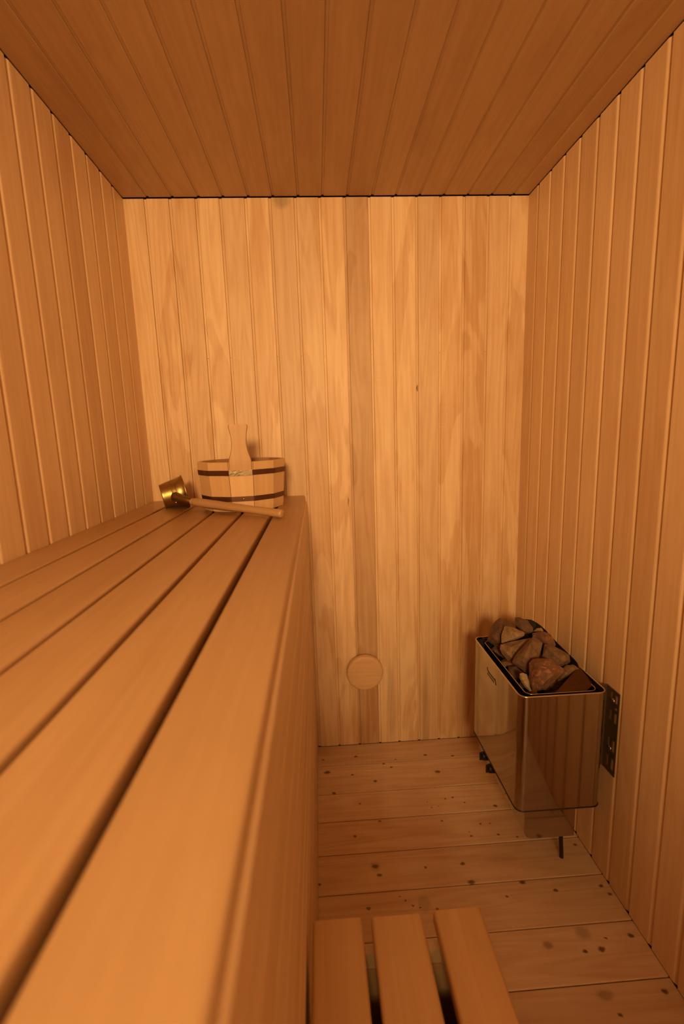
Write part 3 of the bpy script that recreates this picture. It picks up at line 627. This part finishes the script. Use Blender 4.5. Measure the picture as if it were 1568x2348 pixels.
# ------------------------------------------------------------------ stones
ROCKS = {
  'R1': ([0.5839, 1.4249, 0.652], [[-0.041, 0.0022, -0.031], [-0.025, 0.0136, 0.0072], [-0.0112, 0.0178, 0.0282], [0.0067, 0.0162, 0.0403], [0.0262, 0.0059, 0.0354], [0.0437, -0.0052, 0.0271], [0.0387, -0.0107, 0.011], [0.0153, 0.0009, 0.0154], [0.0034, -0.0055, -0.0088], [-0.0038, -0.0177, -0.041], [-0.0199, -0.0129, -0.0447], [-0.0338, -0.0041, -0.0383], [0.0016, -0.0195, 0.0193], [-0.0331, -0.0196, -0.0087], [-0.01, -0.0302, -0.0196], [-0.0223, -0.0304, -0.02], [0.0136, -0.0284, 0.0168], [0.0121, -0.0099, 0.0306], [-0.0081, -0.0199, 0.0225], [-0.0079, -0.0292, 0.0181], [0.0132, 0.0321, 0.0244], [-0.0261, 0.0206, -0.0344], [0.0203, 0.0195, 0.0038], [0.0437, 0.0145, 0.0135], [-0.0016, 0.0335, 0.0144], [-0.0011, 0.0296, -0.0305], [0.0025, 0.0369, -0.0117], [0.0236, 0.0337, -0.0001], [0.0191, 0.0317, -0.0084], [0.0308, 0.0292, -0.0035]]),
  'R2': ([0.6671, 1.4323, 0.668], [[-0.0204, 0.0181, 0.0187], [-0.0075, 0.013, 0.0208], [0.0009, 0.0065, 0.0152], [0.0151, -0.0006, 0.0141], [0.0278, -0.0152, -0.0048], [0.0241, -0.021, -0.0215], [-0.0014, -0.0125, -0.0288], [-0.0146, 0.0016, -0.0114], [-0.0251, 0.0109, -0.0017], [-0.0082, -0.0006, 0.016], [-0.0141, -0.0085, -0.0031], [-0.0171, 0.0037, 0.016], [-0.0059, -0.019, -0.0147], [-0.0098, -0.0119, 0.0025], [-0.0054, -0.0139, -0.0023], [-0.0116, 0.0261, 0.0103], [0.0251, -0.0061, -0.0228], [0.0177, 0.0107, 0.0065], [0.0041, 0.0009, -0.0288], [-0.0009, 0.0219, 0.012], [0.0081, 0.0136, -0.0204], [0.0003, 0.0262, -0.0008], [0.0202, 0.0125, -0.0105], [0.0091, 0.0214, -0.0023], [0.0187, 0.01, -0.0174]]),
  'R3': ([0.7225, 1.4351, 0.642], [[-0.0169, 0.0059, -0.0054], [-0.0046, 0.006, 0.0078], [0.0098, -0.0003, 0.0097], [0.0135, -0.0063, 0.001], [0.0047, -0.0054, -0.0065], [-0.0068, 0.0002, -0.0067], [-0.0074, -0.0061, -0.0012], [0.0067, -0.0075, 0.0023], [-0.0134, -0.0006, -0.0014], [-0.008, -0.0056, 0.002], [-0.0005, -0.006, 0.0053], [-0.0011, 0.0102, 0.0039], [0.0066, 0.0008, -0.0078], [-0.0113, 0.0102, -0.0069], [0.0138, 0.0, -0.0017], [0.0107, 0.005, 0.0055], [0.0025, 0.0112, -0.0009], [0.01, 0.0062, -0.0037], [0.0064, 0.0065, -0.0068], [-0.0025, 0.0112, -0.0064], [0.0084, 0.0086, -0.0001]]),
  'R4': ([0.6021, 1.3637, 0.67], [[-0.02, 0.0185, 0.0202], [-0.007, 0.0134, 0.0216], [0.0125, 0.0021, 0.0161], [0.0352, -0.0115, 0.0084], [0.0325, -0.0148, -0.0009], [0.0187, -0.0131, -0.0102], [-0.0049, -0.0059, -0.0168], [-0.0364, 0.0007, -0.0322], [-0.0319, 0.0113, -0.0059], [-0.0159, 0.0008, 0.0164], [0.0078, -0.0201, -0.0016], [0.0174, -0.0172, 0.01], [-0.0262, -0.0011, 0.0002], [-0.0026, -0.0132, 0.011], [-0.0094, -0.0136, 0.0138], [0.0009, 0.0065, -0.0193], [-0.0007, 0.0224, 0.0124], [-0.0213, 0.0206, -0.0103], [0.0204, 0.0005, -0.0138], [0.0153, 0.0131, 0.0078], [0.0063, 0.0165, -0.016], [0.0055, 0.0244, -0.0001], [-0.0067, 0.0191, -0.0223], [0.0217, 0.0128, -0.0094], [-0.0048, 0.0235, -0.0114]]),
  'R5': ([0.7086, 1.3713, 0.644], [[-0.0292, 0.021, 0.0119], [0.0017, 0.0095, 0.021], [0.0179, -0.0013, 0.0161], [0.0276, -0.0132, 0.0021], [0.028, -0.0228, -0.017], [0.002, -0.012, -0.0223], [-0.0183, 0.0033, -0.0125], [-0.0309, 0.0166, 0.0012], [-0.024, 0.0021, 0.0129], [0.0052, -0.0111, 0.0145], [-0.0057, -0.0218, -0.0085], [-0.0044, -0.0048, 0.0174], [-0.0145, -0.0101, 0.0072], [-0.0088, -0.0153, 0.0145], [-0.0185, 0.0272, -0.0057], [-0.0081, 0.0162, -0.017], [0.0217, 0.0124, 0.0066], [0.0297, 0.0026, -0.005], [0.0084, 0.0213, 0.0107], [0.0124, 0.0176, -0.0203], [0.023, 0.0171, -0.0103], [-0.0011, 0.0293, -0.0106], [-0.0004, 0.0312, -0.0062], [0.0232, 0.0131, -0.0181]]),
  'R6': ([0.5981, 1.3494, 0.625], [[-0.0353, 0.0202, 0.0089], [-0.0075, 0.0136, 0.0199], [0.0344, 0.0005, 0.0304], [0.0554, -0.0052, 0.0375], [0.0415, -0.0115, 0.0133], [-0.0074, -0.0187, -0.0425], [-0.0134, -0.0151, -0.0408], [-0.0317, 0.0033, -0.0209], [-0.0375, 0.0139, -0.0053], [-0.0165, -0.0276, -0.0168], [-0.0121, -0.0285, -0.0188], [-0.0271, -0.0167, -0.0028], [0.0172, -0.0109, 0.0254], [-0.0088, -0.0204, -0.0033], [-0.0128, -0.0207, 0.0178], [0.0008, 0.027, 0.0082], [0.0412, 0.0063, 0.0028], [-0.0041, 0.0033, -0.0418], [0.0527, 0.0114, 0.0228], [-0.0221, 0.0324, -0.0008], [-0.0038, 0.032, -0.0157], [-0.0014, 0.0276, -0.0222], [0.0086, 0.0186, -0.0311], [0.0345, 0.0241, 0.0019], [0.0085, 0.0319, -0.0054]]),
  'R7': ([0.617, 1.2829, 0.64], [[-0.0473, 0.0073, -0.0292], [-0.0413, 0.0124, -0.0141], [-0.0234, 0.0153, 0.0076], [0.0094, 0.0134, 0.0337], [0.0188, 0.0159, 0.047], [0.0342, 0.0058, 0.0418], [0.0433, -0.0024, 0.0347], [0.0316, -0.0146, 0.0012], [0.0171, -0.0236, -0.0289], [-0.0123, -0.0217, -0.0519], [-0.0315, -0.0066, -0.0409], [-0.0355, -0.0145, 0.0032], [0.0022, -0.0106, 0.0422], [-0.029, -0.0196, -0.0204], [-0.0027, -0.0099, 0.0332], [0.0135, -0.0241, 0.0086], [-0.0161, -0.0324, 0.0007], [-0.0262, -0.0259, 0.0069], [-0.0102, 0.0315, -0.0037], [-0.001, 0.001, -0.0529], [0.0168, 0.0299, 0.0178], [0.0246, 0.032, 0.0287], [0.0373, 0.0236, 0.0245], [0.0222, 0.0217, -0.0286], [0.033, 0.0305, -0.0024], [0.0022, 0.0287, -0.0336], [0.0101, 0.0225, -0.0381], [0.0292, 0.0338, 0.0005]]),
  'R8': ([0.7005, 1.2707, 0.636], [[-0.0287, 0.0295, 0.0255], [-0.0079, 0.0193, 0.0277], [0.0146, 0.0012, 0.0172], [0.0313, -0.0134, 0.0071], [0.0301, -0.0222, -0.0104], [0.0133, -0.0208, -0.0249], [-0.0162, -0.0074, -0.0303], [-0.0385, 0.0154, -0.0108], [-0.0267, 0.0084, 0.0244], [0.0094, -0.0234, 0.0126], [0.0011, -0.0262, -0.0085], [0.0126, -0.0298, 0.0007], [-0.0111, -0.0108, 0.0163], [-0.0073, -0.0239, 0.0044], [0.0014, 0.0302, 0.0151], [-0.0055, 0.0082, -0.0327], [0.0189, -0.0028, -0.0283], [0.0337, 0.0033, -0.0018], [0.02, 0.0153, 0.0064], [0.0186, 0.0153, -0.0232], [0.0013, 0.036, -0.0024], [0.0099, 0.0318, -0.0015], [-0.0027, 0.0302, -0.0173], [0.0065, 0.0208, -0.0254]]),
  'R9': ([0.6199, 1.1992, 0.622], [[-0.0271, 0.0256, 0.0198], [-0.0188, 0.0266, 0.0289], [-0.0043, 0.023, 0.0356], [0.0271, 0.0097, 0.0405], [0.0525, -0.0156, 0.0197], [0.0517, -0.0203, 0.0111], [0.0349, -0.0207, -0.0045], [-0.0015, -0.0216, -0.0384], [-0.0154, -0.0177, -0.044], [-0.0321, -0.0108, -0.0471], [-0.037, 0.0068, -0.0212], [-0.0328, 0.0177, 0.0013], [-0.0251, -0.0037, 0.0222], [0.0208, -0.0316, 0.018], [-0.0352, -0.0148, -0.003], [-0.0134, -0.0047, 0.0359], [-0.0108, -0.0324, -0.0123], [-0.0183, 0.0044, 0.0255], [-0.0103, -0.0121, 0.0193], [-0.022, -0.0243, 0.0223], [-0.0032, 0.0038, -0.0471], [-0.0128, 0.0395, 0.0056], [0.0383, 0.0014, -0.0145], [-0.006, 0.0403, 0.0131], [-0.021, 0.024, -0.0282], [0.0152, 0.0218, -0.0337], [0.0023, 0.038, -0.0174], [0.0302, 0.0222, -0.0198], [0.0047, 0.0412, -0.0097], [0.0081, 0.0416, -0.006]]),
  'R10': ([0.5718, 1.2024, 0.6], [[-0.0102, 0.014, 0.0152], [-0.0032, 0.0129, 0.0189], [0.0074, 0.0062, 0.0162], [0.009, -0.0034, 0.0014], [0.011, -0.0182, -0.0216], [0.0073, -0.0178, -0.0239], [-0.0088, -0.0018, -0.0099], [-0.0128, 0.0088, 0.0045], [-0.0122, -0.0008, 0.0073], [0.0004, -0.0215, -0.0104], [0.0018, -0.0104, 0.0058], [-0.0092, -0.0092, -0.0011], [-0.0071, -0.0064, 0.0062], [-0.0073, -0.011, 0.0037], [0.01, 0.0132, 0.0085], [-0.0046, 0.0197, 0.0077], [0.0112, 0.0053, -0.0037], [0.0129, -0.0069, -0.0227], [-0.0067, 0.0153, -0.0012], [0.0022, 0.0193, -0.0018], [0.0101, 0.0121, -0.0075], [0.0051, 0.0188, -0.0003], [0.0095, 0.016, -0.0014], [0.0094, 0.0062, -0.0179]]),
  'R11': ([0.7063, 1.223, 0.606], [[-0.0169, 0.0108, 0.0018], [0.0014, 0.0101, 0.0186], [0.0192, 0.0024, 0.0231], [0.0319, -0.01, 0.0144], [0.0088, -0.0089, -0.0064], [-0.0158, -0.0052, -0.0245], [-0.0291, 0.001, -0.0271], [0.0007, -0.0135, 0.0008], [0.0056, -0.0085, 0.0195], [-0.0234, -0.0101, -0.0099], [-0.006, -0.0084, 0.011], [-0.0113, -0.0134, 0.0002], [0.0126, 0.0018, -0.0107], [-0.0187, 0.0099, -0.0277], [0.0211, 0.0111, 0.0137], [0.0316, 0.0009, 0.0066], [0.0064, 0.0175, 0.01], [0.0018, 0.0197, -0.0082], [0.0125, 0.0116, -0.0116], [-0.0032, 0.0156, -0.0201], [0.0167, 0.0162, 0.0006], [0.0023, 0.0131, -0.019]]),
}

INFO = {
 'R1': (st_dark, 'tall dark stone at the far left corner of the heater'),
 'R2': (st_dark, 'dark stone standing highest at the back of the heater, beside its black guard'),
 'R3': (st_pale, 'very small pale stone at the back of the heater against its black guard'),
 'R4': (st_lit, 'brown stone with a lit-toned flat top lying between the tall dark stones'),
 'R5': (st_red, 'reddish brown stone behind the large central one, touching the black guard'),
 'R6': (st_lit, 'lit-toned brown wedge stone leaning on the left long side of the heater'),
 'R7': (st_mid, 'large pointed brown stone in the middle of the heater'),
 'R8': (st_mid, 'broad brown stone right of the pointed middle one, beside the black guard'),
 'R9': (st_red, 'biggest stone, rough and reddish, nearest the front rim of the heater'),
 'R10': (st_pale, 'narrow pale speckled stone squeezed between the biggest stone and the rim'),
 'R11': (st_mid, 'brown stone half under the sloping plate near the right front rim'),
}
def make_rock(name, pts, mat, centre, seed):
    bm = bmesh.new()
    for p in pts: bm.verts.new(p)
    res = bmesh.ops.convex_hull(bm, input=bm.verts)
    bmesh.ops.delete(bm, geom=[v for v in bm.verts if not v.link_faces], context='VERTS')
    bmesh.ops.dissolve_limit(bm, angle_limit=math.radians(9), verts=bm.verts, edges=bm.edges)
    bmesh.ops.triangulate(bm, faces=bm.faces)
    bmesh.ops.bevel(bm, geom=bm.edges[:], offset=.0009, segments=1, affect='EDGES', clamp_overlap=True)
    bmesh.ops.triangulate(bm, faces=bm.faces)
    bmesh.ops.subdivide_edges(bm, edges=[e for e in bm.edges if e.calc_length() > .012], cuts=2, use_grid_fill=True)
    bmesh.ops.triangulate(bm, faces=bm.faces)
    from mathutils import noise
    for v in bm.verts:
        d = v.co.normalized()
        v.co += d*(noise.noise(v.co*55+Vector((seed, 0, 0)))*.0026 + noise.noise(v.co*160+Vector((0, seed, 0)))*.0014)
    bmesh.ops.recalc_face_normals(bm, faces=bm.faces)
    me = bpy.data.meshes.new(name); bm.to_mesh(me); bm.free(); me.materials.append(mat)
    o = bpy.data.objects.new(name, me); C.objects.link(o); o.location = centre
    return o
for i, (k, (cen, pts)) in enumerate(ROCKS.items()):
    mat, lab = INFO[k]
    o = make_rock('sauna_stone', [Vector(p) for p in pts], mat, cen, i*3.7+1)
    tag(o, lab, 'stone', 'stones piled in the heater')
rs = random.Random(21)
for i, (x, y, z) in enumerate([(.585, 1.43, .575), (.585, 1.37, .570), (.590, 1.24, .570), (.585, 1.175, .560), (.66, 1.43, .57), (.705, 1.40, .565), (.66, 1.33, .56), (.705, 1.33, .57), (.665, 1.24, .555), (.705, 1.25, .555), (.650, 1.175, .555), (.705, 1.18, .545), (.585, 1.305, .565), (.705, 1.45, .565)]):
    pts = []
    while len(pts) < 13:
        v = Vector((rs.gauss(0, 1), rs.gauss(0, 1), rs.gauss(0, 1))).normalized(); pts.append(Vector((v.x*.030, v.y*.031, v.z*.024)))
    o = make_rock('sauna_stone', pts, [st_dark, st_mid][i % 2], (x, y, z), 50+i)
    tag(o, 'small stone of the lower layer, wedged beneath the top stones of the heater', 'stone', 'lower layer of stones in the heater')

# ------------------------------------------------------------------ lamp on the wall behind the viewer
lamp = empty('wall_lamp', (LAMP[0], YF, LAMP[2]), 'small cone shaded spot lamp on the wall opposite the back wall', 'lamp')
mb = MB(); lathe_y(mb, LAMP[0], LAMP[2], [(YF+.0005, .055), (YF+.012, .055), (YF+.016, .048), (YF+.018, .030)], 40, 0); mb.build('lamp_base', m_rim, lamp)
aim = (Vector((0.14, YB, 1.62))-Vector(LAMP)).normalized(); Lp = Vector(LAMP)
mb = MB(); tube(mb, [(LAMP[0], YF+.017, LAMP[2]), Lp-aim*.066], [.010, .010], 14); mb.build('lamp_arm', m_rim, lamp)
mb = MB(); tube(mb, [Lp-aim*.070, Lp-aim*.066, Lp-aim*.03, Lp-aim*.012, Lp-aim*.012, Lp-aim*.05], [.022, .026, .058, .066, .064, .030], 40, False); mb.build('lamp_shade', m_rim, lamp)
T = NT('lamp_glass'); T.p.inputs['Base Color'].default_value = (.9, .8, .6, 1)
T.p.inputs['Emission Color'].default_value = (*LAMP_COL, 1); T.p.inputs['Emission Strength'].default_value = 25
mb = MB(); tube(mb, [Lp-aim*.052, Lp-aim*.050], [.032, .032], 32); mb.build('lamp_glass', T.m, lamp)

globe = empty('fill_lamp', (FILL_LAMP[0], YF, FILL_LAMP[2]), 'added fill lamp, a round frosted glass globe, beside the cone shaded spot lamp', 'lamp')  # no lamp seen here, added to lift the dim floor and step bench
mb = MB(); lathe_y(mb, FILL_LAMP[0], FILL_LAMP[2], [(YF+.0005, .050), (YF+.05, .050), (YF+.056, .045)], 40, 0); mb.build('lamp_base', m_rim, globe)
T = NT('fill_globe_glass'); T.t.nodes.remove(T.p); gl = T.n('ShaderNodeBsdfTranslucent'); gl.inputs[0].default_value = (.95, .9, .8, 1)
tr = T.n('ShaderNodeBsdfTransparent'); mx = T.n('ShaderNodeMixShader'); mx.inputs[0].default_value = .25
T.l(tr.outputs[0], mx.inputs[1]); T.l(gl.outputs[0], mx.inputs[2]); T.l(mx.outputs[0], T.out.inputs[0])
me = bpy.data.meshes.new('fill_globe'); bm = bmesh.new(); bmesh.ops.create_uvsphere(bm, u_segments=32, v_segments=20, radius=.088); bm.to_mesh(me); bm.free()
for p in me.polygons: p.use_smooth = True
me.materials.append(T.m); g = bpy.data.objects.new('fill_globe', me); C.objects.link(g); g.parent = globe; g.location = (0, FILL_LAMP[1]-YF, 0)
